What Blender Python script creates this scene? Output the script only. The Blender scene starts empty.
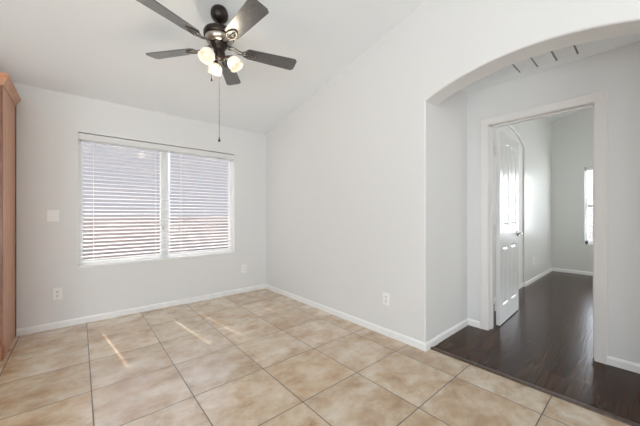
import bpy, bmesh, math, random
from mathutils import Vector, Matrix
random.seed(7)
C = bpy.context.scene.collection
PI = math.pi
scene = bpy.context.scene

# ------------------------------------------------------------------ camera
CAM_H = 1.17
YAW = math.radians(40.6)                  # turned right of the window wall's normal (+Y)
cd = bpy.data.cameras.new('camera')
cam = bpy.data.objects.new('camera', cd); C.objects.link(cam)
cam.location = (0, 0, CAM_H)
cam.rotation_euler = (PI / 2, 0, -YAW)
cd.sensor_width = 36.0
cd.lens = 281.0 / 640.0 * 36.0
cd.shift_y = 1.5 / 640.0
cd.clip_start = 0.02
scene.camera = cam

# ------------------------------------------------------------------ view, sky, sun, daylight, added fill
scene.view_settings.view_transform = 'Standard'
scene.view_settings.look = 'None'
scene.view_settings.gamma = 1.0
scene.view_settings.use_curve_mapping = False
scene.view_settings.exposure = 0.05
scene.cycles.max_bounces = 10
scene.cycles.diffuse_bounces = 6
scene.cycles.sample_clamp_indirect = 6.0
scene.cycles.use_light_tree = False

w = bpy.data.worlds.new('sky'); scene.world = w; w.use_nodes = True
nt = w.node_tree; nt.nodes.clear()
sky = nt.nodes.new('ShaderNodeTexSky'); sky.sky_type = 'NISHITA'
sky.sun_disc = False; sky.sun_elevation = math.radians(52.5); sky.sun_rotation = math.radians(-7)
bg = nt.nodes.new('ShaderNodeBackground'); bg.inputs[1].default_value = 0.75
wo = nt.nodes.new('ShaderNodeOutputWorld')
nt.links.new(sky.outputs[0], bg.inputs[0]); nt.links.new(bg.outputs[0], wo.inputs[0])

sd = bpy.data.lights.new('sun', 'SUN'); sd.energy = 17.0; sd.angle = math.radians(0.53); sd.color = (1, .95, .88)
sun = bpy.data.objects.new('sun', sd); C.objects.link(sun)
el, az = math.radians(52.5), math.radians(7.0)
dvec = Vector((math.sin(az) * math.cos(el), -math.cos(az) * math.cos(el), -math.sin(el)))
sun.rotation_euler = dvec.to_track_quat('-Z', 'Y').to_euler(); sun.location = (0, 12, 12)


def area(name, loc, direction, sx, sy, watts, color):
    l = bpy.data.lights.new(name, 'AREA'); l.shape = 'RECTANGLE'; l.size = sx; l.size_y = sy
    l.energy = watts; l.color = color
    o = bpy.data.objects.new(name, l); C.objects.link(o); o.location = loc
    o.rotation_euler = Vector(direction).to_track_quat('-Z', 'Y').to_euler()
    return o


# added fill lights at the solid side and rear walls, to brighten the room
area('side_fill', (-3.45, -0.6, .95), (1, 0.1, 0.5), 2.4, 1.7, 100, (0.88, 0.95, 1.0))
area('rear_fill', (-1.6, -3.2, .95), (0.1, .7, 1), 3.2, 1.7, 150, (0.89, 0.955, 1.0))
area('bedroom_fill', (5.6, -2.05, 1.4), (0, 1, 0), 2.2, 1.5, 32, (1.0, 0.98, .93))  # added fill at the windowless side wall, lifts the bedroom walls


area('hall_fill', (2.8, -2.5, 1.1), (-.1, 1, .15), .55, 1.7, 9, (1.0, .97, .93))  # added fill at the closed hall end, lifts the arch underside
area('bedroom_window_daylight', (7.75, 0.04, 1.5), (-1, 0, -.25), 1.5, 1.5, 92, (.97, 0.98, 1.0))

# ------------------------------------------------------------------ materials
def new_mat(name):
    m = bpy.data.materials.new(name); m.use_nodes = True
    n = m.node_tree; b = n.nodes['Principled BSDF']
    return m, n, b


def lnk(n, a, b): n.links.new(a, b)


def simple(name, col, rough=.5, metal=0., spec=.5, bump=0., bscale=200., var=0., coat=0.):
    m, n, b = new_mat(name)
    b.inputs['Base Color'].default_value = (*col, 1)
    b.inputs['Roughness'].default_value = rough
    b.inputs['Metallic'].default_value = metal
    b.inputs['Specular IOR Level'].default_value = spec
    b.inputs['Coat Weight'].default_value = coat
    tc = n.nodes.new('ShaderNodeTexCoord')
    if bump > 0:
        t = n.nodes.new('ShaderNodeTexNoise'); t.inputs['Scale'].default_value = bscale; t.inputs['Detail'].default_value = 3
        bp = n.nodes.new('ShaderNodeBump'); bp.inputs['Strength'].default_value = bump; bp.inputs['Distance'].default_value = .003
        lnk(n, tc.outputs['Object'], t.inputs['Vector'])
        lnk(n, t.outputs['Fac'], bp.inputs['Height']); lnk(n, bp.outputs['Normal'], b.inputs['Normal'])
    if var > 0:
        t2 = n.nodes.new('ShaderNodeTexNoise'); t2.inputs['Scale'].default_value = 6; t2.inputs['Detail'].default_value = 4
        lnk(n, tc.outputs['Object'], t2.inputs['Vector'])
        mr = n.nodes.new('ShaderNodeMapRange'); mr.inputs['To Min'].default_value = 1 - var; mr.inputs['To Max'].default_value = 1 + var
        lnk(n, t2.outputs['Fac'], mr.inputs['Value'])
        vm = n.nodes.new('ShaderNodeVectorMath'); vm.operation = 'SCALE'; vm.inputs[0].default_value = col
        lnk(n, mr.outputs['Result'], vm.inputs['Scale']); lnk(n, vm.outputs['Vector'], b.inputs['Base Color'])
    return m


def mathn(n, op, a, b=None):
    x = n.nodes.new('ShaderNodeMath'); x.operation = op
    for i, v in enumerate((a, b)):
        if v is None: continue
        if isinstance(v, (int, float)): x.inputs[i].default_value = v
        else: lnk(n, v, x.inputs[i])
    return x.outputs[0]


def ramp(n, fac, stops):
    r = n.nodes.new('ShaderNodeValToRGB'); e = r.color_ramp.elements
    while len(e) < len(stops): e.new(.5)
    for k, (p, c) in enumerate(stops): e[k].position = p; e[k].color = (*c, 1)
    lnk(n, fac, r.inputs['Fac']); return r.outputs['Color']


def mixc(n, fac, a, b, mode='MIX'):
    x = n.nodes.new('ShaderNodeMix'); x.data_type = 'RGBA'; x.blend_type = mode
    if isinstance(fac, (int, float)): x.inputs[0].default_value = fac
    else: lnk(n, fac, x.inputs[0])
    for i, v in ((6, a), (7, b)):
        if isinstance(v, tuple): x.inputs[i].default_value = (*v, 1)
        else: lnk(n, v, x.inputs[i])
    return x.outputs[2]


TILE, TX0, TY0 = .499, .062, .903


def tile_material():
    m, n, b = new_mat('ceramic_tile')
    tc = n.nodes.new('ShaderNodeTexCoord'); sp = n.nodes.new('ShaderNodeSeparateXYZ')
    lnk(n, tc.outputs['Object'], sp.inputs[0])
    cell = []; edge = []
    for out, off in ((sp.outputs['X'], TX0), (sp.outputs['Y'], TY0)):
        u = mathn(n, 'DIVIDE', mathn(n, 'SUBTRACT', out, off), TILE)
        cell.append(mathn(n, 'FLOOR', u))
        fr = mathn(n, 'FRACT', u)
        edge.append(mathn(n, 'MINIMUM', fr, mathn(n, 'SUBTRACT', 1.0, fr)))
    d = mathn(n, 'MULTIPLY', mathn(n, 'MINIMUM', edge[0], edge[1]), TILE)
    grout = mathn(n, 'LESS_THAN', d, .0031)
    cv = n.nodes.new('ShaderNodeCombineXYZ'); lnk(n, cell[0], cv.inputs[0]); lnk(n, cell[1], cv.inputs[1])
    wn = n.nodes.new('ShaderNodeTexWhiteNoise'); wn.noise_dimensions = '3D'; lnk(n, cv.outputs[0], wn.inputs['Vector'])
    # each tile samples the marbled pattern somewhere else
    va = n.nodes.new('ShaderNodeVectorMath'); va.operation = 'MULTIPLY_ADD'
    lnk(n, wn.outputs['Color'], va.inputs[0]); va.inputs[1].default_value = (9, 9, 9); lnk(n, tc.outputs['Object'], va.inputs[2])
    mp = n.nodes.new('ShaderNodeMapping'); mp.inputs['Scale'].default_value = (1.0, 1.3, 1)
    mp.inputs['Rotation'].default_value = (0, 0, .35); lnk(n, va.outputs[0], mp.inputs['Vector'])
    n1 = n.nodes.new('ShaderNodeTexNoise'); n1.inputs['Scale'].default_value = 4.6; n1.inputs['Detail'].default_value = 7
    n1.inputs['Roughness'].default_value = .62; n1.inputs['Distortion'].default_value = .3
    lnk(n, mp.outputs[0], n1.inputs['Vector'])
    n2 = n.nodes.new('ShaderNodeTexNoise'); n2.inputs['Scale'].default_value = 16; n2.inputs['Detail'].default_value = 6
    n2.inputs['Roughness'].default_value = .7; lnk(n, mp.outputs[0], n2.inputs['Vector'])
    c1 = ramp(n, n1.outputs['Fac'], [(.29, (.38, .235, .125)), (.42, (.56, .40, .255)), (.55, (.67, .54, .39)), (.70, (.79, .69, .565))])
    c2 = ramp(n, n2.outputs['Fac'], [(.30, (.68, .64, .60)), (.52, (1, 1, 1)), (.72, (1.08, 1.07, 1.05))])
    col = mixc(n, .5, c1, c2, 'MULTIPLY')
    n3 = n.nodes.new('ShaderNodeTexNoise'); n3.inputs['Scale'].default_value = 1.3; n3.inputs['Detail'].default_value = 3
    lnk(n, va.outputs[0], n3.inputs['Vector'])
    col = mixc(n, .8, col, ramp(n, n3.outputs['Fac'], [(.36, (.88, .80, .70)), (.52, (1, 1, 1)), (.66, (1.05, 1.06, 1.08))]), 'MULTIPLY')
    tv = n.nodes.new('ShaderNodeMapRange'); tv.inputs['To Min'].default_value = .90; tv.inputs['To Max'].default_value = 1.06
    lnk(n, wn.outputs['Value'], tv.inputs['Value'])
    vs = n.nodes.new('ShaderNodeVectorMath'); vs.operation = 'SCALE'; lnk(n, col, vs.inputs[0]); lnk(n, tv.outputs[0], vs.inputs['Scale'])
    fin = mixc(n, grout, vs.outputs[0], (.06, .044, .033))
    lnk(n, fin, b.inputs['Base Color'])
    rr = n.nodes.new('ShaderNodeMapRange'); rr.inputs['To Min'].default_value = .17; rr.inputs['To Max'].default_value = .32
    lnk(n, n2.outputs['Fac'], rr.inputs['Value'])
    lnk(n, mathn(n, 'MAXIMUM', rr.outputs[0], mathn(n, 'MULTIPLY', grout, .9)), b.inputs['Roughness'])
    hgt = mathn(n, 'ADD', mathn(n, 'MULTIPLY', n2.outputs['Fac'], .25), mathn(n, 'MINIMUM', mathn(n, 'MULTIPLY', d, 200), 1.0))
    bp = n.nodes.new('ShaderNodeBump'); bp.inputs['Strength'].default_value = .25; bp.inputs['Distance'].default_value = .002
    lnk(n, hgt, bp.inputs['Height']); lnk(n, bp.outputs[0], b.inputs['Normal'])
    b.inputs['Specular IOR Level'].default_value = .9; b.inputs['Coat Weight'].default_value = .7; b.inputs['Coat Roughness'].default_value = .2
    return m


def plank_material(name, dark, light, scale_w=.125, length=1.2, rough=(.16, .30)):
    m, n, b = new_mat(name)
    tc = n.nodes.new('ShaderNodeTexCoord'); sp = n.nodes.new('ShaderNodeSeparateXYZ'); lnk(n, tc.outputs['Object'], sp.inputs[0])
    v = mathn(n, 'DIVIDE', sp.outputs['Y'], scale_w); row = mathn(n, 'FLOOR', v); fv = mathn(n, 'FRACT', v)
    sh = mathn(n, 'MULTIPLY', mathn(n, 'FRACT', mathn(n, 'MULTIPLY', mathn(n, 'SINE', mathn(n, 'MULTIPLY', row, 12.9898)), 43.75)), 1.0)
    u = mathn(n, 'ADD', mathn(n, 'DIVIDE', sp.outputs['X'], length), sh); fu = mathn(n, 'FRACT', u); cu = mathn(n, 'FLOOR', u)
    ev = mathn(n, 'MULTIPLY', mathn(n, 'MINIMUM', fv, mathn(n, 'SUBTRACT', 1.0, fv)), scale_w)
    eu = mathn(n, 'MULTIPLY', mathn(n, 'MINIMUM', fu, mathn(n, 'SUBTRACT', 1.0, fu)), length)
    d = mathn(n, 'MINIMUM', ev, eu)
    cv = n.nodes.new('ShaderNodeCombineXYZ'); lnk(n, row, cv.inputs[0]); lnk(n, cu, cv.inputs[1])
    wn = n.nodes.new('ShaderNodeTexWhiteNoise'); lnk(n, cv.outputs[0], wn.inputs['Vector'])
    va = n.nodes.new('ShaderNodeVectorMath'); va.operation = 'MULTIPLY_ADD'
    lnk(n, wn.outputs['Color'], va.inputs[0]); va.inputs[1].default_value = (5, 5, 5); lnk(n, tc.outputs['Object'], va.inputs[2])
    mp = n.nodes.new('ShaderNodeMapping'); mp.inputs['Scale'].default_value = (1.0, 24, 1); lnk(n, va.outputs[0], mp.inputs['Vector'])
    g = n.nodes.new('ShaderNodeTexNoise'); g.inputs['Scale'].default_value = 2.0; g.inputs['Detail'].default_value = 5; g.inputs['Distortion'].default_value = .4
    lnk(n, mp.outputs[0], g.inputs['Vector'])
    c = ramp(n, g.outputs['Fac'], [(.3, dark), (.7, light)])
    tv = n.nodes.new('ShaderNodeMapRange'); tv.inputs['To Min'].default_value = .75; tv.inputs['To Max'].default_value = 1.25
    lnk(n, wn.outputs['Value'], tv.inputs['Value'])
    vs = n.nodes.new('ShaderNodeVectorMath'); vs.operation = 'SCALE'; lnk(n, c, vs.inputs[0]); lnk(n, tv.outputs[0], vs.inputs['Scale'])
    seam = mathn(n, 'LESS_THAN', d, .0012)
    lnk(n, mixc(n, seam, vs.outputs[0], tuple(x * .35 for x in dark)), b.inputs['Base Color'])
    mr = n.nodes.new('ShaderNodeMapRange'); mr.inputs['To Min'].default_value = rough[0]; mr.inputs['To Max'].default_value = rough[1]
    lnk(n, g.outputs['Fac'], mr.inputs['Value']); lnk(n, mr.outputs[0], b.inputs['Roughness'])
    b.inputs['Specular IOR Level'].default_value = .16
    h = mathn(n, 'ADD', mathn(n, 'MULTIPLY', g.outputs['Fac'], 1.1), mathn(n, 'MULTIPLY', mathn(n, 'MINIMUM', mathn(n, 'MULTIPLY', d, 250), 1.0), .35))
    mp2 = n.nodes.new('ShaderNodeMapping'); mp2.inputs['Scale'].default_value = (5, 40, 1); lnk(n, va.outputs[0], mp2.inputs['Vector'])
    g2 = n.nodes.new('ShaderNodeTexNoise'); g2.inputs['Scale'].default_value = 1.6; g2.inputs['Detail'].default_value = 3; lnk(n, mp2.outputs[0], g2.inputs['Vector'])
    h = mathn(n, 'ADD', mathn(n, 'MULTIPLY', h, .35), g2.outputs['Fac'])
    bp = n.nodes.new('ShaderNodeBump'); bp.inputs['Strength'].default_value = .22; bp.inputs['Distance'].default_value = .004
    lnk(n, h, bp.inputs['Height']); lnk(n, bp.outputs[0], b.inputs['Normal'])
    return m


def wood_material(name, dark, light, axis_scale=(14, 14, 1.4), rough=.38, coat=.2):
    m, n, b = new_mat(name)
    tc = n.nodes.new('ShaderNodeTexCoord'); mp = n.nodes.new('ShaderNodeMapping'); mp.inputs['Scale'].default_value = axis_scale
    lnk(n, tc.outputs['Object'], mp.inputs['Vector'])
    g = n.nodes.new('ShaderNodeTexNoise'); g.inputs['Scale'].default_value = 3; g.inputs['Detail'].default_value = 5; g.inputs['Distortion'].default_value = .5
    lnk(n, mp.outputs[0], g.inputs['Vector'])
    lnk(n, ramp(n, g.outputs['Fac'], [(.3, dark), (.7, light)]), b.inputs['Base Color'])
    b.inputs['Roughness'].default_value = rough; b.inputs['Coat Weight'].default_value = coat; b.inputs['Coat Roughness'].default_value = .2
    return m


def glass_material(name, tint, gloss=.06):
    m = bpy.data.materials.new(name); m.use_nodes = True; n = m.node_tree; n.nodes.clear()
    t = n.nodes.new('ShaderNodeBsdfTransparent'); t.inputs[0].default_value = (*tint, 1)
    g = n.nodes.new('ShaderNodeBsdfGlossy'); g.inputs['Roughness'].default_value = .02
    x = n.nodes.new('ShaderNodeMixShader'); x.inputs[0].default_value = gloss
    o = n.nodes.new('ShaderNodeOutputMaterial')
    lnk(n, t.outputs[0], x.inputs[1]); lnk(n, g.outputs[0], x.inputs[2]); lnk(n, x.outputs[0], o.inputs[0])
    return m


def block_material():
    m, n, b = new_mat('concrete_block')
    tc = n.nodes.new('ShaderNodeTexCoord'); mp = n.nodes.new('ShaderNodeMapping'); mp.inputs['Rotation'].default_value = (PI / 2, 0, 0)
    lnk(n, tc.outputs['Object'], mp.inputs['Vector'])
    t = n.nodes.new('ShaderNodeTexBrick'); t.inputs['Scale'].default_value = 1; t.inputs['Brick Width'].default_value = .4
    t.inputs['Row Height'].default_value = .2; t.inputs['Mortar Size'].default_value = .006
    t.inputs['Color1'].default_value = (.50, .42, .37, 1); t.inputs['Color2'].default_value = (.46, .38, .335, 1); t.inputs['Mortar'].default_value = (.40, .33, .29, 1)
    lnk(n, mp.outputs[0], t.inputs['Vector']); lnk(n, t.outputs['Color'], b.inputs['Base Color']); b.inputs['Roughness'].default_value = .95
    return m


M = {}
M['wall'] = simple('wall_paint', (.772, .769, .762), .62, bump=.28, bscale=70, spec=.3)
M['bedroom_wall'] = simple('pale_green_grey_paint', (.74, .745, .715), .27, bump=.2, bscale=70, spec=.4)
M['ceiling'] = simple('ceiling_paint', (.87, .895, .915), .8, bump=.35, bscale=60, spec=.2)
M['trim'] = simple('white_semigloss', (.90, .90, .89), .35)
M['casing'] = simple('casing_paint', (.80, .775, .76), .6, spec=.3)
M['door'] = simple('door_paint', (.84, .84, .83), .25)
M['vinyl'] = simple('white_vinyl', (.88, .88, .87), .35)
M['slat'] = simple('blind_slat', (.84, .835, .825), .4)
M['cord'] = simple('cord', (.85, .84, .82), .8)
M['plate'] = simple('plastic_plate', (.90, .893, .872), .3)
M['dark'] = simple('dark_slot', (.03, .03, .03), .6)
M['tile'] = tile_material()
M['plank'] = plank_material('dark_laminate', (.032, .0135, .007), (.066, .030, .0155))
M['reducer'] = wood_material('reducer', (.05, .03, .022), (.10, .065, .045), (3, 12, 12), .35)
M['cab'] = wood_material('cherry_wood', (.45, .195, .098), (.62, .315, .175))
M['cab_front'] = wood_material('cherry_front', (.19, .065, .028), (.29, .115, .055))
M['bronze'] = simple('dark_bronze', (.035, .026, .022), .32, metal=.6)
M['nickel'] = simple('brushed_nickel', (.50, .45, .40), .28, metal=1.)
M['pewter'] = simple('pewter', (.24, .22, .20), .25, metal=1.)
M['blade'] = wood_material('blade_veneer', (.05, .048, .048), (.12, .116, .115), (6, 60, 6), .30, .6)
M['blade'].node_tree.nodes['Principled BSDF'].inputs['Coat IOR'].default_value = 1.75
M['blade'].node_tree.nodes['Principled BSDF'].inputs['Coat Roughness'].default_value = .22
M['chrome'] = simple('satin_chrome', (.72, .72, .72), .18, metal=1.)
M['concrete'] = simple('concrete', (.62, .58, .54), .9, var=.15)
M['stucco'] = simple('stucco', (.86, .74, .64), .95, bump=.3, bscale=40)
M['duct'] = simple('duct_grey', (.34, .33, .31), .8)
M['block'] = block_material()
M['rooftile'] = simple('roof_tile', (.35, .20, .15), .9, var=.2)
M['glass'] = glass_material('screened_glass', (.67, .655, .645), .02)
M['clear'] = glass_material('clear_glass', (.90, .92, .93))
m, n, b = new_mat('opal_glass')
b.inputs['Base Color'].default_value = (.95, .90, .80, 1); b.inputs['Roughness'].default_value = .25
b.inputs['Emission Color'].default_value = (1, .88, .66, 1); b.inputs['Emission Strength'].default_value = .2
M['opal'] = m


# ------------------------------------------------------------------ mesh helpers
class MB:
    def __init__(s): s.bm = bmesh.new()

    def box(s, x0, x1, y0, y1, z0, z1, bevel=0., mat=None):
        r = bmesh.ops.create_cube(s.bm, size=1.0); vs = r['verts']
        for v in vs:
            v.co = Vector(((x0 + x1) / 2 + v.co.x * (x1 - x0), (y0 + y1) / 2 + v.co.y * (y1 - y0), (z0 + z1) / 2 + v.co.z * (z1 - z0)))
        if mat is not None:
            for v in vs: v.co = mat @ v.co
        if bevel > 0:
            es = list({e for v in vs for e in v.link_edges})
            bmesh.ops.bevel(s.bm, geom=es, offset=bevel, segments=2, affect='EDGES', profile=.6)
        return s

    def prism(s, pts, axis, a, b_):
        """polygon pts (two coordinates) pulled along axis from a to b_"""
        def P(p, t):
            return {'x': (t, p[0], p[1]), 'y': (p[0], t, p[1]), 'z': (p[0], p[1], t)}[axis]
        lo = [s.bm.verts.new(P(p, a)) for p in pts]; hi = [s.bm.verts.new(P(p, b_)) for p in pts]
        k = len(pts)
        s.bm.faces.new(lo); s.bm.faces.new(hi[::-1])
        for i in range(k):
            s.bm.faces.new((lo[i], hi[i], hi[(i + 1) % k], lo[(i + 1) % k]))
        bmesh.ops.recalc_face_normals(s.bm, faces=s.bm.faces[:])
        return s

    def lathe(s, prof, seg=32, mat=None, smooth=True):
        rings = []
        for r, z in prof:
            if r < 1e-5: rings.append([s.bm.verts.new((0, 0, z))])
            else: rings.append([s.bm.verts.new((r * math.cos(2 * PI * k / seg), r * math.sin(2 * PI * k / seg), z)) for k in range(seg)])
        fs = []
        for a, b_ in zip(rings[:-1], rings[1:]):
            for k in range(seg):
                q = (k + 1) % seg
                if len(a) == 1 and len(b_) == 1: continue
                if len(a) == 1: fs.append(s.bm.faces.new((a[0], b_[q], b_[k])))
                elif len(b_) == 1: fs.append(s.bm.faces.new((a[k], a[q], b_[0])))
                else: fs.append(s.bm.faces.new((a[k], a[q], b_[q], b_[k])))
        for f_ in fs: f_.smooth = smooth
        if mat is not None:
            for v in {v for r in rings for v in r}: v.co = mat @ v.co
        bmesh.ops.recalc_face_normals(s.bm, faces=fs)
        return s

    def tube(s, pts, r, seg=10, closed=False, flat=1.0):
        pts = [Vector(p) for p in pts]; k = len(pts); rings = []
        up = Vector((0, 0, 1))
        for i, p in enumerate(pts):
            a = pts[(i - 1) % k] if (closed or i > 0) else p
            b_ = pts[(i + 1) % k] if (closed or i < k - 1) else p
            t = (b_ - a).normalized()
            u = t.cross(up)
            if u.length < 1e-4: u = t.cross(Vector((1, 0, 0)))
            u.normalize(); v = u.cross(t).normalized()
            rr = r[i] if isinstance(r, (list, tuple)) else r
            rings.append([s.bm.verts.new(p + u * (rr * math.cos(2 * PI * j / seg)) + v * (rr * flat * math.sin(2 * PI * j / seg))) for j in range(seg)])
        fs = []
        for i in range(k if closed else k - 1):
            a, b_ = rings[i], rings[(i + 1) % k]
            for j in range(seg):
                f_ = s.bm.faces.new((a[j], a[(j + 1) % seg], b_[(j + 1) % seg], b_[j])); f_.smooth = True; fs.append(f_)
        if not closed:
            fs.append(s.bm.faces.new(rings[0])); fs.append(s.bm.faces.new(rings[-1][::-1]))
        bmesh.ops.recalc_face_normals(s.bm, faces=fs)
        return s

    def build(s, name, mat, parent=None, loc=None):
        me = bpy.data.meshes.new(name); s.bm.to_mesh(me); s.bm.free()
        me.materials.append(mat)
        o = bpy.data.objects.new(name, me); C.objects.link(o)
        if parent is not None: o.parent = parent
        if loc is not None: o.location = loc
        return o


def tag(o, label, cat, group=None, kind=None):
    o['label'] = label; o['category'] = cat
    if group: o['group'] = group
    if kind: o['kind'] = kind
    return o


def empty(name, loc, rotz=0.):
    o = bpy.data.objects.new(name, None); C.objects.link(o); o.location = loc; o.rotation_euler = (0, 0, rotz); o.empty_display_size = .1
    return o


def lab(o, text): o['label'] = text; return o


def copy_tree(o, parent=None):
    c = o.copy(); C.objects.link(c)
    if parent is not None: c.parent = parent
    for ch in list(o.children): copy_tree(ch, c)
    return c


def struct(o, label, cat): return tag(o, label, cat, None, 'structure')


# ------------------------------------------------------------------ room dimensions
YW, XR = 3.964, 2.26            # window wall face, arch wall face
XRB = 2.457                     # back of the arch wall (hall side)
XH, XHB = 3.138, 3.262          # hall wall with the bedroom door
XL, YB = -3.6, -3.4             # far sides of the open plan
SL = .2055                      # vaulted ceiling slope
CZ0 = 2.44


def cz(y): return CZ0 + SL * (YW - max(y, -1.8))


YE = 1.25                       # hall end wall
XF, YL = 7.45, 1.30             # bedroom far wall, bedroom near wall
BYR = -2.2

# floors
o = MB().box(XL - .1, 2.335, YB - .1, YW + .01, -.10, 0).build('floor', M['tile'])
struct(o, 'beige mottled ceramic tile floor of the empty dining room', 'floor')
o = MB().box(2.335, XF + .1, BYR - .1, 2.6, -.10, .001).build('floor_hall', M['plank'])
struct(o, 'dark brown wood plank floor of the hall and bedroom', 'floor')

# ceiling: slope up from the window wall, then flat
o = MB().prism([(YW + .16, cz(YW + .16) if False else CZ0 - SL * .16), (-1.8, cz(-1.8)), (YB - .1, cz(-1.8)), (YB - .1, cz(-1.8) + .15), (-1.8, cz(-1.8) + .15), (YW + .16, CZ0 - SL * .16 + .15)],
               'x', XL - .1, XR + .001).build('ceiling', M['ceiling'])
struct(o, 'white vaulted ceiling sloping up from the window wall', 'ceiling')

# window wall
WX0, WX1, WZ0, WZ1 = -.016, 1.744, .598, 2.056
T = YW + .15
mb = MB()
mb.box(XL, WX0, YW, T, 0, CZ0 + .03); mb.box(WX1, XRB, YW, T, 0, CZ0 + .03)
mb.box(WX0, WX1, YW, T, 0, WZ0); mb.box(WX0, WX1, YW, T, WZ1, CZ0 + .03)
struct(mb.build('wall_window', M['wall']), 'off-white wall holding the wide window with lowered blinds', 'wall')

# arch wall
ACY, AHW, ASP, ASG = .56, .685, 2.147, .142
R_ = (AHW ** 2 + ASG ** 2) / (2 * ASG)


def arch_pts(cy, hw, spring, sag, nseg=36):
    rr = (hw ** 2 + sag ** 2) / (2 * sag); out = []
    for k in range(nseg + 1):
        yy = hw - 2 * hw * k / nseg
        out.append((cy + yy, spring + sag - rr + math.sqrt(rr * rr - yy * yy)))
    return out


ap = arch_pts(ACY, AHW, ASP, ASG)
poly = [(YW, 0), (ACY + AHW, 0)] + ap + [(ACY - AHW, 0), (YB, 0), (YB, cz(YB) + .05), (-1.8, cz(-1.8) + .05), (YW, CZ0 + .05)]
mb = MB().prism(poly, 'x', XR, XRB)
mb.bm.edges.ensure_lookup_table()
okset = {(round(y, 4), round(z, 4)) for y, z in ap} | {(round(ACY + AHW, 4), 0.0), (round(ACY - AHW, 4), 0.0)}
es = []
for e in mb.bm.edges:
    a, b_ = e.verts
    if abs(a.co.x - b_.co.x) < 1e-5 and all((round(v.co.y, 4), round(v.co.z, 4)) in okset for v in (a, b_)): es.append(e)
r = bmesh.ops.bevel(mb.bm, geom=es, offset=.014, segments=4, affect='EDGES', profile=.5)
for f_ in mb.bm.faces:
    f_.smooth = False
struct(mb.build('wall_right', M['wall']), 'tall off-white wall with a wide arched opening to the hall', 'wall')

# the rest of the open plan, behind the camera
mb = MB().box(XL - .1, XL, YB, T, 0, cz(-1.8) + .1); struct(mb.build('wall_left', M['wall']), 'off-white side wall of the open plan', 'wall')
mb = MB().box(XL - .1, XRB, YB - .1, YB, 0, cz(-1.8) + .1); struct(mb.build('wall_back', M['wall']), 'off-white rear wall of the open plan', 'wall')

# hall: end wall, door wall, ceiling
mb = MB().box(XRB - .001, XHB, YE, YE + .15, 0, 2.50); struct(mb.build('wall_hall_end', M['wall']), 'short off-white wall closing the hall beside the arch', 'wall')
DY0, DY1, DZ = .281, 1.045, 2.07           # clear door opening
poly = [(YE + .01, 0), (DY1 + .02, 0), (DY1 + .02, DZ + .02), (DY0 - .02, DZ + .02), (DY0 - .02, 0), (-2.6, 0), (-2.6, 2.52), (YE + .01, 2.52)]
mb = MB().prism(poly, 'x', XH, XHB - .004); struct(mb.build('wall_hall', M['wall']), 'greyish white hall wall holding the bedroom doorway', 'wall')
mb = MB().box(XRB - .02, XH + .02, -2.6, YE + .02, 2.45, 2.52); struct(mb.build('ceiling_hall', M['ceiling']), 'low white hall ceiling seen under the arch', 'ceiling')
mb = MB().box(XRB, XHB, -2.7, -2.6, 0, 2.52); struct(mb.build('wall_hall_far', M['wall']), 'off-white wall at the other end of the hall', 'wall')

# bedroom shell
BX0 = XHB - .006
ba = arch_pts(4.70, .78, 2.265, .19)
BT = 4.1
poly = [(XF + .1, 0), (5.48, 0)] + ba + [(3.92, 0), (BX0, 0), (BX0, BT), (XF + .1, BT)]
mb = MB().prism(poly, 'y', YL, YL + .13)
okset = {(round(x, 4), round(z, 4)) for x, z in ba} | {(5.48, 0.0), (3.92, 0.0)}
es = [e for e in mb.bm.edges if abs(e.verts[0].co.y - e.verts[1].co.y) < 1e-5 and all((round(v.co.x, 4), round(v.co.z, 4)) in okset for v in e.verts)]
bmesh.ops.bevel(mb.bm, geom=es, offset=.014, segments=4, affect='EDGES', profile=.5)
struct(mb.build('wall_bedroom_arch', M['bedroom_wall']), 'pale bedroom wall with an arched opening behind the door', 'wall')
# alcove behind that arch
mb = MB(); mb.box(3.85, 5.6, YL + .025, YL + .129, 0, 2.6)
struct(mb.build('wall_alcove', M['wall']), 'pale back of the shallow arched recess in the bedroom wall', 'wall')
FY0, FY1, FZ0, FZ1 = -.72, .80, .60, 2.09
mb = MB()
mb.box(XF, XF + .14, FY1, YL + .14, 0, BT); mb.box(XF, XF + .14, BYR, FY0, 0, BT)
mb.box(XF, XF + .14, FY0, FY1, 0, FZ0); mb.box(XF, XF + .14, FY0, FY1, FZ1, BT)
struct(mb.build('wall_bedroom_far', M['bedroom_wall']), 'pale grey-green bedroom wall with a blinded window', 'wall')
mb = MB().box(BX0, XF + .1, BYR - .1, BYR, 0, BT); struct(mb.build('wall_bedroom_side', M['bedroom_wall']), 'pale bedroom side wall out of sight', 'wall')
mb = MB().box(BX0 - .0, BX0 + .02, BYR, DY0 - .03, 0, BT).box(BX0, BX0 + .02, DY1 + .03, YL + .01, 0, BT).box(BX0, BX0 + .02, DY0 - .03, DY1 + .03, DZ + .03, BT)
struct(mb.build('wall_bedroom_door', M['bedroom_wall']), 'bedroom face of the wall around the doorway', 'wall')
mb = MB().prism([(YL + .13, 3.10 - .24 * .13), (-.6, 3.10 + .24 * 1.9), (BYR - .1, 3.10 + .24 * 1.9), (BYR - .1, 3.75), (-.6, 3.75), (YL + .13, 3.3)], 'x', BX0, XF + .1)
struct(mb.build('ceiling_bedroom', M['ceiling']), 'white sloped bedroom ceiling seen through the doorway', 'ceiling')


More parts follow.
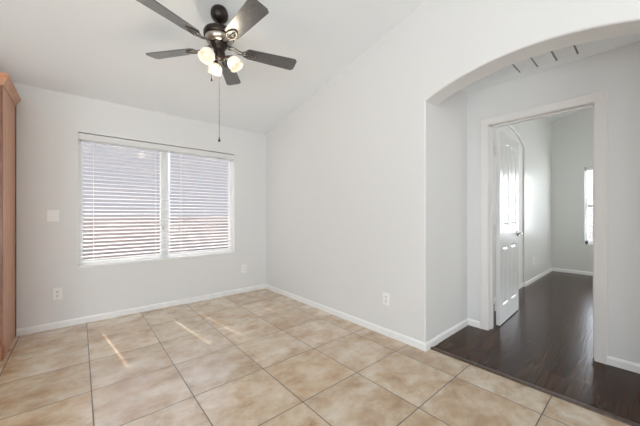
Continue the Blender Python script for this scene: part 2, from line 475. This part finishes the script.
# ------------------------------------------------------------------ baseboards
def base_strip(name, pts, side, label):
    """pts: floor polyline along the wall face; side = +1/-1 which way (left of travel = +1) the room is"""
    h, t = .066, .013
    prof = [(0, 0), (t, 0), (t, h - .016), (t * .55, h - .004), (t * .3, h), (0, h)]
    mb = MB(); P = [Vector((p[0], p[1], 0)) for p in pts]; k = len(P); rings = []
    for i in range(k):
        d0 = (P[i] - P[i - 1]).normalized() if i > 0 else None
        d1 = (P[i + 1] - P[i]).normalized() if i < k - 1 else None
        n0 = Vector((-d0.y, d0.x, 0)) * side if d0 else None
        n1 = Vector((-d1.y, d1.x, 0)) * side if d1 else None
        if n0 and n1:
            nn = (n0 + n1); nn = nn / (nn.dot(n0)) if nn.length > 1e-6 else n0
        else: nn = n0 or n1
        rings.append([mb.bm.verts.new(P[i] + nn * a + Vector((0, 0, b_))) for a, b_ in prof])
    q = len(prof)
    for i in range(k - 1):
        for j in range(q):
            mb.bm.faces.new((rings[i][j], rings[i][(j + 1) % q], rings[i + 1][(j + 1) % q], rings[i + 1][j]))
    mb.bm.faces.new(rings[0]); mb.bm.faces.new(rings[-1][::-1])
    bmesh.ops.recalc_face_normals(mb.bm, faces=mb.bm.faces[:])
    return struct(mb.build(name, M['trim']), label, 'baseboard')


base_strip('baseboard_window', [(-.46, YW), (XR, YW)], -1, 'white baseboard running under the wide window')
base_strip('baseboard_right', [(XR, YW - .013), (XR, YE - .005), (XRB, YE - .005), (XRB + .02, YE), (XH, YE), (XH, 1.121)], -1, 'white baseboard along the arch wall turning into the hall')
base_strip('baseboard_hall', [(XH, .214), (XH, -2.6)], -1, 'white baseboard on the hall wall beside the doorway')
base_strip('baseboard_bedroom', [(3.93, YL + .025), (5.48, YL + .025), (5.48, YL), (XF, YL), (XF, BYR)], -1, 'white baseboard around the far bedroom corner')

# floor transition strip
o = MB().prism([(2.318, 0), (2.322, .009), (2.333, .012), (2.352, .012), (2.362, .002), (2.362, 0)], 'y', ACY - AHW, ACY + AHW - .012).build('trim_1', M['reducer'])
struct(o, 'dark wood threshold strip between tile and plank floors under the arch', 'trim')

# ------------------------------------------------------------------ doorway casing, jamb, door
def casing_profile(p0, p1, n_in, wdt=.076):
    pass


cas = empty('trim_2', (XH, (DY0 + DY1) / 2, 0)); struct(cas, 'white moulded casing around the bedroom doorway', 'trim')
oy = (DY0 + DY1) / 2
CW = .074


def casing_ring(x_face, sgn):
    prof = [(.0, .0), (.0, .010), (.012, .013), (.05, .016), (CW - .012, .019), (CW - .003, .017), (CW, .0)]   # (out from opening, proud)
    mb = MB(); rings = []
    y0, y1 = DY0 - .003 - oy, DY1 + .003 - oy; zt = DZ + .003
    stations = [((y0, 0), (-1, 0)), ((y0, zt), (-1, 1)), ((y1, zt), (1, 1)), ((y1, 0), (1, 0))]
    for (yy, zz), (dy, dz) in stations:
        rings.append([mb.bm.verts.new((x_face - XH + sgn * pr, yy + dy * a, zz + dz * a)) for a, pr in prof])
    for i in range(3):
        for j in range(len(prof)):
            q = (j + 1) % len(prof)
            mb.bm.faces.new((rings[i][j], rings[i][q], rings[i + 1][q], rings[i + 1][j]))
    mb.bm.faces.new(rings[0]); mb.bm.faces.new(rings[-1][::-1])
    bmesh.ops.recalc_face_normals(mb.bm, faces=mb.bm.faces[:])
    return mb


casing_ring(XH, -1).build('casing_front', M['casing'], cas)
mb = MB()
for y0, y1 in ((DY0 - .02, DY0), (DY1, DY1 + .02)): mb.box(0.0, XHB - XH + .014, y0 - oy, y1 - oy, 0, DZ + .02)
mb.box(0.0, XHB - XH + .014, DY0 - oy, DY1 - oy, DZ, DZ + .02)
mb.build('jamb', M['casing'], cas)
mb = MB()
mb.box(.055, .09, DY1 - .012 - oy, DY1 - oy, 0, DZ); mb.box(.055, .09, DY0 - oy, DY0 + .012 - oy, 0, DZ); mb.box(.055, .09, DY0 - oy, DY1 - oy, DZ - .012, DZ)
mb.build('door_stop', M['casing'], cas)

# door leaf, hinged on the window side of the doorway, swung open into the bedroom
DW, DH, DT = .762, 2.03, .036
door = empty('door_1', (XHB + .062, DY1 - .008, .012), math.radians(2.2))
struct(door, 'white four-panel arch-top door standing open into the bedroom', 'door')
# local: x along the leaf from the hinge, y thickness (front face at -DT)


def panel_leaf():
    mb = MB()
    st, ms = .11, .10
    xa0, xa1 = st, (DW - ms) / 2; xb0, xb1 = (DW + ms) / 2, DW - st
    def arch_z(x):
        t = (x - DW / 2) / (DW / 2 - st)
        return 1.80 + .135 * math.sqrt(max(0, 1 - (t * .93) ** 2))
    N = 10
    def outline(x0, x1, z0, z1fn): 
        top = [(x1 - (x1 - x0) * k / N, z1fn(x1 - (x1 - x0) * k / N)) for k in range(N + 1)]
        return [(x0, z0), (x1, z0)] + top
    panels = [outline(xa0, xa1, 1.03, arch_z), outline(xb0, xb1, 1.03, arch_z),
              outline(xa0, xa1, .19, lambda x: .82), outline(xb0, xb1, .19, lambda x: .82)]
    def inset(p, d):
        # shrink towards the box centre per edge
        cxm = sum(q[0] for q in p) / len(p); x0 = min(q[0] for q in p); x1 = max(q[0] for q in p); z0 = min(q[1] for q in p)
        out = []
        for (x, z) in p:
            nx = x0 + d + (x - x0) * (x1 - x0 - 2 * d) / (x1 - x0)
            nz = z0 + d if abs(z - z0) < 1e-6 else z - d
            out.append((nx, nz))
        return out
    for face_y, sg in ((-DT, 1), (0.0, -1)):
        rect = [(0, 0), (DW, 0), (DW, DH), (0, DH)]
        vs = [mb.bm.verts.new((x, face_y, z)) for x, z in rect]
        edges = [mb.bm.edges.new((vs[i], vs[(i + 1) % 4])) for i in range(4)]
        loops = []
        for p in panels:
            pv = [mb.bm.verts.new((x, face_y, z)) for x, z in p]
            edges += [mb.bm.edges.new((pv[i], pv[(i + 1) % len(pv)])) for i in range(len(pv))]
            loops.append(pv)
        bmesh.ops.triangle_fill(mb.bm, edges=edges, use_beauty=True)
        # remove fill inside the panels
        kill = []
        for f_ in mb.bm.faces:
            c = f_.calc_center_median()
            if abs(c.y - face_y) > 1e-5: continue
            for p in panels:
                if all(any(abs(v.co.x - q[0]) < 1e-5 and abs(v.co.z - q[1]) < 1e-5 for q in p) for v in f_.verts):
                    kill.append(f_); break
        bmesh.ops.delete(mb.bm, geom=kill, context='FACES_ONLY')
        for p, pv in zip(panels, loops):
            prev = pv
            for d, dep in ((.012, .009), (.022, .009), (.040, .002)):
                cur = [mb.bm.verts.new((x, face_y + sg * dep, z)) for x, z in inset(p, d)]
                for i in range(len(cur)):
                    q = (i + 1) % len(cur); mb.bm.faces.new((prev[i], prev[q], cur[q], cur[i]))
                prev = cur
            mb.bm.faces.new(prev)
    # leaf edges
    for a, b_ in (((0, 0), (DW, 0)), ((DW, 0), (DW, DH)), ((DW, DH), (0, DH)), ((0, DH), (0, 0))):
        v = [mb.bm.verts.new((a[0], -DT, a[1])), mb.bm.verts.new((b_[0], -DT, b_[1])), mb.bm.verts.new((b_[0], 0, b_[1])), mb.bm.verts.new((a[0], 0, a[1]))]
        mb.bm.faces.new(v)
    bmesh.ops.remove_doubles(mb.bm, verts=mb.bm.verts[:], dist=1e-5)
    bmesh.ops.recalc_face_normals(mb.bm, faces=mb.bm.faces[:])
    return mb


panel_leaf().build('leaf', M['door'], door)
mb = MB()
RX = Matrix.Translation((DW - .065, -DT, .93)) @ Matrix.Rotation(PI / 2, 4, 'X')
mb.lathe([(0, .0), (.032, .0), (.032, .006), (.026, .011), (.012, .013), (.0105, .045), (.0, .046)], 24, RX)
mb.tube([(DW - .065, -DT - .044, .93), (DW - .085, -DT - .050, .93), (DW - .13, -DT - .052, .932), (DW - .175, -DT - .048, .93)], [.010, .010, .008, .007], 10)
RX2 = Matrix.Translation((DW - .065, 0, .93)) @ Matrix.Rotation(-PI / 2, 4, 'X')
mb.lathe([(0, .0), (.032, .0), (.032, .006), (.026, .011), (.012, .013), (.0105, .045), (.0, .046)], 24, RX2)
mb.tube([(DW - .065, .044, .93), (DW - .085, .050, .93), (DW - .175, .048, .93)], [.010, .010, .007], 10)
lab(mb.build('handle', M['chrome'], door), 'satin chrome lever handle')
for zz in (.20, 1.0, 1.82):
    mb = MB(); mb.box(-.05, .0, -.004, .0, zz - .045, zz + .045); mb.box(-.001, .002, -.034, .0, zz - .045, zz + .045)
    mb.tube([(-.012, .006, zz - .048), (-.012, .006, zz + .048)], .006, 10)
    mb.build('hinge', M['casing'], door)

# ------------------------------------------------------------------ window
win = empty('window_1', ((WX0 + WX1) / 2, YW, WZ0)); struct(win, 'wide white vinyl slider window behind two blinds', 'window')
wx = (WX0 + WX1) / 2
mb = MB(); hw = (WX1 - WX0) / 2; hh = WZ1 - WZ0
fy0, fy1 = .098, .148
mb.box(-hw, -hw + .045, fy0, fy1, 0, hh, .004); mb.box(hw - .045, hw, fy0, fy1, 0, hh, .004)
mb.box(-hw + .04, hw - .04, fy0, fy1, 0, .045, .004); mb.box(-hw + .04, hw - .04, fy0, fy1, hh - .045, hh, .004)
mb.build('window_frame', M['vinyl'], win)
mb = MB(); mb.box(-hw, -hw + .006, -.002, .10, .016, hh, .002); mb.box(hw - .006, hw, -.002, .10, .016, hh, .002); mb.build('reveal_liner', M['trim'], win)
mb = MB(); mb.box(-.075, .020, fy0 - .002, fy1, .04, hh - .04, .004); mb.build('mullion', M['vinyl'], win)
mb = MB(); mb.box(-hw + .045, -.04, .115, .119, .045, hh - .045); mb.build('pane', M['glass'], win)
mb = MB(); mb.box(.04, hw - .045, .115, .119, .045, hh - .045); mb.build('pane', M['glass'], win)
mb = MB(); mb.box(-hw, hw, -.016, .10, -.0, .016, .004); lab(mb.build('window_sill', M['trim'], win), 'thin white sill with a rounded nose')

# valance over both blinds
SPB = .006
val = MB().box(-hw + .008, hw - .008, 0, .014, -.066, 0, .003).build('blind_valance', M['wall'], None, (wx, YW + .012, WZ1 - .008))
tag(val, 'flat off-white valance board across the top of the two window blinds', 'valance')

PITCH = .0428


def make_blind(name, width, drop, label, group, inset=(.10, .10)):
    root = empty(name, (0, 0, 0)); tag(root, label, 'window blind', group)
    hwid = width / 2
    MB().box(-hwid, hwid, -.024, .024, -.068, 0, .002).build('headrail', M['slat'], root)
    holes = [-hwid + inset[0], hwid - inset[1]]
    mb = MB(); ns = int((drop - .112) / PITCH)
    hl = .011; hwd = .0085
    for k in range(ns):
        z = -.098 - k * PITCH
        cuts = [-hwid] + [c for h_ in holes for c in (h_ - hwd, h_ + hwd)] + [hwid]
        m4 = Matrix.Translation((0, 0, z)) @ Matrix.Rotation(math.radians(TILT), 4, 'X')
        mb.box(-hwid, hwid, -.025, -hl, -.0017, .0017, 0, m4)
        mb.box(-hwid, hwid, hl, .025, -.0017, .0017, 0, m4)
        for a, b_ in ((cuts[0], cuts[1]), (cuts[2], cuts[3]), (cuts[4], cuts[5])):
            mb.box(a, b_, -hl, hl, -.0017, .0017, 0, m4)
    mb.build('slats', M['slat'], root)
    zb = -.098 - ns * PITCH
    MB().box(-hwid, hwid, -.026, .026, max(zb - .010, -drop + .002), zb + .010, .003).build('bottom_rail', M['slat'], root)
    for h_ in holes:
        mb = MB()
        for yy in (-.0268, .0268): mb.tube([(h_ + .012, yy, -.068), (h_ + .012, yy, zb)], .0009, 6)
        mb.build('ladder_cord', M['cord'], root)
    return root


TILT = 9.0
BW = (WX1 - WX0) / 2 - .004 - .028
drop = WZ1 - .014 - WZ0 - .016 - .012
GRP = 'white slatted blinds in the wide dining room window'
bl = make_blind('window_blind', .825, drop, 'white horizontal slat blind with lift cord, in the window half toward the wood cabinet', GRP, (.10, .115))
bl.location = (WX0 + .026 + .4125, YW + .068, WZ1 - .012)
br = make_blind('window_blind', .862, drop, 'white horizontal slat blind in the window half toward the arch wall', GRP, (.155, .06))
br.location = (WX1 - .026 - .431, YW + .068, WZ1 - .012)
# lift cords and tilt wand hang at the middle
mb = MB(); mb.tube([(.385, -.030, -.03), (.386, -.033, -.5), (.387, -.033, -1.02)], .0016, 6); mb.tube([(.379, -.030, -.03), (.384, -.033, -.55), (.387, -.033, -1.02)], .0016, 6)
cd_ = mb.build('lift_cord', M['cord'], bl)
lab(MB().lathe([(0, .0), (.004, -.002), (.006, -.018), (.0085, -.04), (.0075, -.05), (0, -.052)], 14).build('tassel', M['nickel'], cd_, (.387, -.033, -1.015)), 'small dark cord tassel')
mb = MB(); mb.tube([(-.395, -.030, -.03), (-.396, -.032, -.62)], .004, 8); mb.build('tilt_wand', M['cord'], br)

# far bedroom window and its blind
fw = empty('window_2', (XF, (FY0 + FY1) / 2, FZ0)); struct(fw, 'tall white bedroom window with a mid rail', 'window')
hy_ = (FY1 - FY0) / 2; fh = FZ1 - FZ0
mb = MB()
mb.box(.07, .12, -hy_, -hy_ + .04, 0, fh); mb.box(.07, .12, hy_ - .04, hy_, 0, fh); mb.box(.07, .12, -hy_, hy_, 0, .04); mb.box(.07, .12, -hy_, hy_, fh - .04, fh)
mb.build('window_frame', M['vinyl'], fw)
mb = MB().box(.07, .12, -hy_ + .04, hy_ - .04, fh * .5 - .02, fh * .5 + .02); mb.build('mid_rail', M['dark'], fw)
for a, b_ in ((.04, fh * .5 - .02), (fh * .5 + .02, fh - .04)):
    MB().box(.094, .098, -hy_ + .04, hy_ - .04, a, b_).build('pane', M['clear'], fw)
TILT = -8.0
bb = make_blind('window_blind', FY1 - FY0 - .05, FZ1 - FZ0 - .03, 'white slat blind on the far bedroom window seen through the doorway', None)
bb.location = (XF + .04, (FY0 + FY1) / 2, FZ1 - .004); bb.rotation_euler = (0, 0, -PI / 2)

# ------------------------------------------------------------------ outside
o = MB().box(-12, 26, YW + .15, 30, -.35, -.10).build('ground', M['concrete']); struct(o, 'pale gravel yard outside the windows', 'ground')
o = MB().box(XF + .16, 26, -14, YW + .15, -.35, -.10).build('ground_side', M['concrete']); struct(o, 'pale gravel side yard outside the bedroom', 'ground')
o = MB().box(-12, 20, 8.6, 8.8, -.1, 1.12).build('block_wall', M['block']); tag(o, 'reddish concrete block yard wall outside the dining room window', 'wall', None, 'structure')
o = MB().box(12.4, 12.6, -14, 8.6, -.1, 1.45).build('block_wall', M['block']); tag(o, 'tan concrete block yard wall outside the bedroom window', 'wall', None, 'structure')
nb = empty('neighbor_house', (0, 12.6, -.1)); tag(nb, 'pale stucco house beyond the yard wall, glimpsed between the blind slats', 'house')
MB().box(-9, 9, 0, 8, 0, 5.2).build('house_wall', M['stucco'], nb)
MB().prism([(-.35, 5.15), (4, 6.6), (8.35, 5.15)], 'x', -9.4, 9.4).build('roof', M['rooftile'], nb)

# ------------------------------------------------------------------ tall wood cabinet at the picture's edge
cx0, cx1, cy0 = -1.35, -.465, 3.362
cab = empty('tall_cabinet', ((cx0 + cx1) / 2, YW - .3, 0)); tag(cab, 'tall reddish brown wood cabinet with crown moulding beside the window wall', 'cabinet')
ox, oy_ = (cx0 + cx1) / 2, YW - .3
cw2 = (cx1 - cx0) / 2
MB().box(-cw2, cw2, cy0 - oy_ + .02, .298, .095, 2.215, .002).build('carcass', M['cab'], cab)
MB().box(-cw2, cw2, cy0 - oy_ + .065, .298, 0, .095).build('toe_kick', M['cab'], cab)
mb = MB()
mb.box(-cw2, -cw2 + .045, cy0 - oy_, cy0 - oy_ + .02, .0, 2.215, .002); mb.box(cw2 - .045, cw2, cy0 - oy_, cy0 - oy_ + .02, .0, 2.215, .002)
mb.box(-cw2 + .045, cw2 - .045, cy0 - oy_, cy0 - oy_ + .02, 2.16, 2.215); mb.box(-cw2 + .045, cw2 - .045, cy0 - oy_, cy0 - oy_ + .02, .095, .14)
mb.build('face_frame', M['cab_front'], cab)
MB().box(cw2, cw2 + .006, .278, .298, 0, 2.205, .001).build('back_edge_strip', M['cab_front'], cab)  # thin darker strip down the back edge of the cabinet side
# crown with mitred return along the side
prof = [(0, 0), (.006, .0), (.008, .018), (.016, .040), (.030, .066), (.036, .072), (.036, .090), (0, .090)]
mb = MB(); rings = []
for (px, py), (dx, dy) in (((-cw2, .298), (-1, 0)), ((-cw2, cy0 - oy_), (-1, -1)), ((cw2, cy0 - oy_), (1, -1)), ((cw2, .298), (1, 0))):
    rings.append([mb.bm.verts.new((px + dx * a, py + dy * a, 2.205 + b_)) for a, b_ in prof])
for i in range(3):
    for j in range(len(prof)):
        q = (j + 1) % len(prof); mb.bm.faces.new((rings[i][j], rings[i][q], rings[i + 1][q], rings[i + 1][j]))
mb.bm.faces.new(rings[0]); mb.bm.faces.new(rings[-1][::-1])
top = [rings[i][len(prof) - 1] for i in range(4)]; mb.bm.faces.new(top)
bmesh.ops.recalc_face_normals(mb.bm, faces=mb.bm.faces[:])
mb.build('crown_moulding', M['cab'], cab)
for sx in (-1, 1):
    for z0, z1 in ((.12, 1.28), (1.30, 2.19)):
        x0, x1 = (.004, cw2 - .02) if sx > 0 else (-cw2 + .02, -.004)
        mb = MB(); y = cy0 - oy_
        mb.box(x0, x0 + .06, y - .02, y - .001, z0, z1, .002); mb.box(x1 - .06, x1, y - .02, y - .001, z0, z1, .002)
        mb.box(x0 + .06, x1 - .06, y - .02, y - .001, z0, z0 + .06, .002); mb.box(x0 + .06, x1 - .06, y - .02, y - .001, z1 - .06, z1, .002)
        mb.box(x0 + .055, x1 - .055, y - .012, y - .001, z0 + .055, z1 - .055)
        d_ = mb.build('door', M['cab_front'], cab)
        kx = x0 + .03 if sx > 0 else x1 - .03; kz = z1 - .1 if z0 < 1 else z0 + .1
        MB().lathe([(0, .0), (.006, .0), (.006, .012), (.015, .02), (.012, .028), (0, .03)], 16, Matrix.Translation((kx, y - .02, kz)) @ Matrix.Rotation(PI / 2, 4, 'X')).build('knob', M['nickel'], d_)


# ------------------------------------------------------------------ outlets and switch (local: plate in the xz plane, facing -y)
def make_outlet(name, loc, rotz, label, group):
    root = empty(name, loc, rotz); tag(root, label, 'electrical outlet', group)
    MB().box(-.036, .036, -.009, 0, -.059, .059, .003).build('cover_plate', M['plate'], root)
    for zz in (-.021, .021):
        rc = MB().box(-.017, .017, -.0105, -.008, zz - .0155, zz + .0155, .001).build('receptacle', M['plate'], root)
        mb = MB(); mb.box(-.0085, -.0050, -.0109, -.010, zz - .002, zz + .008); mb.box(.0050, .0085, -.0109, -.010, zz - .002, zz + .008)
        mb.lathe([(0, 0), (.0035, 0), (.0035, .0008), (0, .0008)], 10, Matrix.Translation((0, -.0101, zz - .008)) @ Matrix.Rotation(PI / 2, 4, 'X'))
        mb.build('socket_slots', M['dark'], rc)
    MB().lathe([(0, 0), (.003, 0), (.002, .001), (0, .0012)], 10, Matrix.Translation((0, -.0089, 0)) @ Matrix.Rotation(PI / 2, 4, 'X')).build('screw', M['nickel'], root)
    return root


OG = 'wall outlets near the floor'
ou = make_outlet('wall_outlet', (-.170, YW, .353), 0, 'white duplex outlet low on the window wall, between the cabinet and the window', OG)
for loc, rz, lb in (((1.885, YW, .354), 0, 'white duplex outlet low on the window wall beside the room corner'),
                    ((XR, 1.648, .352), -PI / 2 + 0, 'white duplex outlet low on the wall beside the arch'),
                    ((6.0, YL, .36), 0, 'white duplex outlet low on the bedroom wall past the door')):
    c = copy_tree(ou); c.location = loc; c.rotation_euler = (0, 0, rz); c['label'] = lb
sw = empty('light_switch', (-.202, YW, 1.157)); tag(sw, 'white double rocker light switch on the wall beside the blinds', 'light switch')
MB().box(-.046, .046, -.009, 0, -.060, .060, .003).build('cover_plate', M['plate'], sw)
for xx in (-.0185, .0185):
    MB().prism([(-.0082, -.033), (-.0082, .033), (-.0098, .033), (-.0140, -.002), (-.0110, -.033)], 'x', xx - .0155, xx + .0155).build('rocker', M['plate'], sw)

# ------------------------------------------------------------------ slotted vent in the hall ceiling
hv = empty('ceiling_vent', (2.80, .55, 2.45)); tag(hv, 'white slotted return vent in the hall ceiling under the arch', 'vent')
mb = MB()
ys = [-.19, -.062, .067, .194]
ed = -.36
prev = ed
for y in ys:
    mb.box(-.24, .205, prev, y - .007, -.012, 0, .001); prev = y + .007
mb.box(-.24, .205, prev, .24, -.012, 0, .001)
mb.box(-.27, -.24, -.39, .27, -.012, 0, .001); mb.box(.205, .235, -.39, .27, -.012, 0, .001)
mb.box(-.24, .205, -.39, -.36, -.012, 0, .001); mb.box(-.24, .205, .24, .27, -.012, 0, .001)
mb.build('grille', M['ceiling'], hv)
MB().box(-.24, .205, -.36, .24, -.004, -.001).build('duct_opening', M['duct'], hv)

# ------------------------------------------------------------------ ceiling fan
FX, FY, FZ, FR = .85, 2.23, 2.465, .64
czf = cz(FY)
fan = empty('ceiling_fan', (FX, FY, czf)); tag(fan, 'five-blade ceiling fan with dark blades and three glowing glass shades', 'ceiling fan')
zz = lambda z: 1.17 + (z - 1.17) * 1.03 - czf
slope = Matrix.Rotation(-math.atan(SL), 4, 'X')
mb = MB().lathe([(0, .01), (.058, .01), (.065, -.012), (.068, -.036), (.063, -.062), (.046, -.085), (.020, -.097), (0, -.099)], 32, slope)
mb.build('canopy', M['bronze'], fan)
MB().lathe([(0, -.06), (.0125, -.06), (.0125, zz(2.605)), (0, zz(2.605))], 16).build('downrod', M['bronze'], fan)
mo = MB().lathe([(0, zz(2.612)), (.03, zz(2.612)), (.035, zz(2.602)), (.085, zz(2.598)), (.110, zz(2.586)), (.118, zz(2.570)), (.116, zz(2.543)), (.108, zz(2.536)), (0, zz(2.536))], 40).build('motor_housing', M['bronze'], fan)
lab(MB().lathe([(0, zz(2.538)), (.104, zz(2.538)), (.105, zz(2.528)), (.098, zz(2.505)), (.080, zz(2.490)), (0, zz(2.490))], 40).build('housing_band', M['nickel'], fan), 'brushed metal band under the motor')
MB().lathe([(0, zz(2.493)), (.070, zz(2.493)), (.068, zz(2.485)), (.054, zz(2.462)), (.044, zz(2.452)), (.042, zz(2.43)), (.046, zz(2.422)), (.044, zz(2.395)), (.032, zz(2.375)), (.012, zz(2.366)), (0, zz(2.364))], 36).build('light_kit', M['bronze'], fan)


def blade_bm():
    mb = MB(); r0, r1 = .205, FR; prof = []
    w0, w1 = .056, .072
    prof = [(r0 + .0, -w0 + .022), (r0 + .022, -w0), (r1 - .020, -w1), (r1, -w1 + .024), (r1, w1 - .024), (r1 - .020, w1), (r0 + .022, w0), (r0, w0 - .022)]
    mb.prism(prof, 'z', -.003, .003)
    es = [e for e in mb.bm.edges if abs(e.verts[0].co.z - e.verts[1].co.z) < 1e-6]
    bmesh.ops.bevel(mb.bm, geom=es, offset=.0018, segments=2, affect='EDGES')
    return mb


def bracket_bm():
    mb = MB()
    for s in (-1, 1):
        mb.tube([(.070, s * .012, .018), (.11, s * .020, .010), (.15, s * .017, -.004), (.185, s * .012, -.009)], [.008, .007, .007, .006], 10, flat=.7)
    loop = [(.235 + .055 * math.cos(t), .031 * math.sin(t) * (1 - .25 * math.cos(t)), -.008) for t in [2 * PI * k / 28 for k in range(28)]]
    mb.tube(loop, .0075, 10, closed=True, flat=.6)
    mb.tube([(.19, 0, -.008), (.235, 0, -.010), (.275, 0, -.008)], [.006, .005, .007], 10, flat=.6)
    for px, py in ((.215, .0), (.258, .0), (.235, .018)):
        mb.lathe([(0, -.006), (.006, -.006), (.006, .004), (0, .004)], 10, Matrix.Translation((px, py, -.006)))
    return mb


bl_mesh = None
for k in range(5):
    a = math.radians(56 + 72 * k)
    if bl_mesh is None:
        b0 = blade_bm().build('blade', M['blade'], fan); k0 = bracket_bm().build('blade_bracket', M['pewter'], b0); bl_mesh = b0
        o = b0
    else:
        o = copy_tree(b0, fan)
    o.location = (0, 0, zz(FZ))
    o.rotation_euler = Matrix.Rotation(a, 4, 'Z').to_euler() if False else (Matrix.Rotation(a, 4, 'Z') @ Matrix.Rotation(math.radians(-12), 4, 'X')).to_euler()

sh0 = None
Rv = Vector((math.cos(YAW), -math.sin(YAW))); Fv = Vector((math.sin(YAW), math.cos(YAW)))
for az_ in (125, 245, 5):
    d2 = Rv * math.cos(math.radians(az_)) + Fv * math.sin(math.radians(az_))
    ang = math.atan2(d2.y, d2.x)
    if sh0 is None:
        mb = MB()
        mb.tube([(.035, 0, zz(2.385)), (.060, 0, zz(2.398)), (.078, 0, zz(2.402)), (.088, 0, zz(2.397))], [.009, .008, .008, .010], 12)
        mtx = Matrix.Translation((.088, 0, zz(2.398))) @ Matrix.Rotation(math.radians(-32), 4, 'Y') @ Matrix.Scale(.93, 4)
        mb.lathe([(0, .006), (.016, .004), (.024, -.006), (.026, -.026), (0, -.026)], 20, mtx)
        arm = mb.build('lamp_arm', M['bronze'], fan)
        ms_ = Matrix.Translation((.088, 0, zz(2.398))) @ Matrix.Rotation(math.radians(-32), 4, 'Y') @ Matrix.Scale(.93, 4)
        prof = [(.024, -.012), (.036, -.020), (.052, -.036), (.060, -.056), (.060, -.074), (.055, -.088), (.056, -.098), (.062, -.106),
                (.059, -.106), (.053, -.097), (.052, -.088), (.057, -.074), (.057, -.056), (.049, -.038), (.034, -.023), (.022, -.015), (.024, -.012)]
        s_ = MB().lathe(prof, 32, ms_).build('lamp_shade', M['opal'], arm)
        lab(s_, 'glowing frosted white glass shade')
        MB().lathe([(0, -.02), (.012, -.026), (.014, -.045), (.024, -.06), (.026, -.075), (.018, -.09), (0, -.095)], 20, ms_).build('bulb', M['opal'], s_)
        arm.rotation_euler = (0, 0, ang); sh0 = arm
    else:
        c = copy_tree(sh0, fan); c.rotation_euler = (0, 0, ang)

for (dx, df, z1, big) in ((.004, -.01, 1.737, True), (-.055, -.01, 2.205, False)):
    d2 = Rv * dx + Fv * df
    mb = MB(); zt_ = zz(2.39) if big else zz(2.41)
    npt = 30; mb.tube([(d2.x, d2.y, zt_ + (zz(z1) + .03 - zt_) * k / npt) for k in range(npt + 1)], [.0013 if k % 2 else .0019 for k in range(npt + 1)], 6)
    ch = mb.build('pull_chain', M['bronze'], fan)
    lab(ch, 'long thin pull chain' if big else 'short pull chain')
    MB().lathe([(0, .032), (.0035, .030), (.005, .018), (.009, .004), (.0085, -.003), (0, -.006)], 14, Matrix.Translation((d2.x, d2.y, zz(z1)))).build('chain_knob', M['bronze'], ch)

# lamp light of the fan's own bulbs
pl = bpy.data.lights.new('fan_bulb_light', 'POINT'); pl.energy = 3.0; pl.color = (1, .86, .66); pl.shadow_soft_size = .06
po = bpy.data.objects.new('fan_bulb_light', pl); C.objects.link(po); po.location = (FX, FY, 2.25)
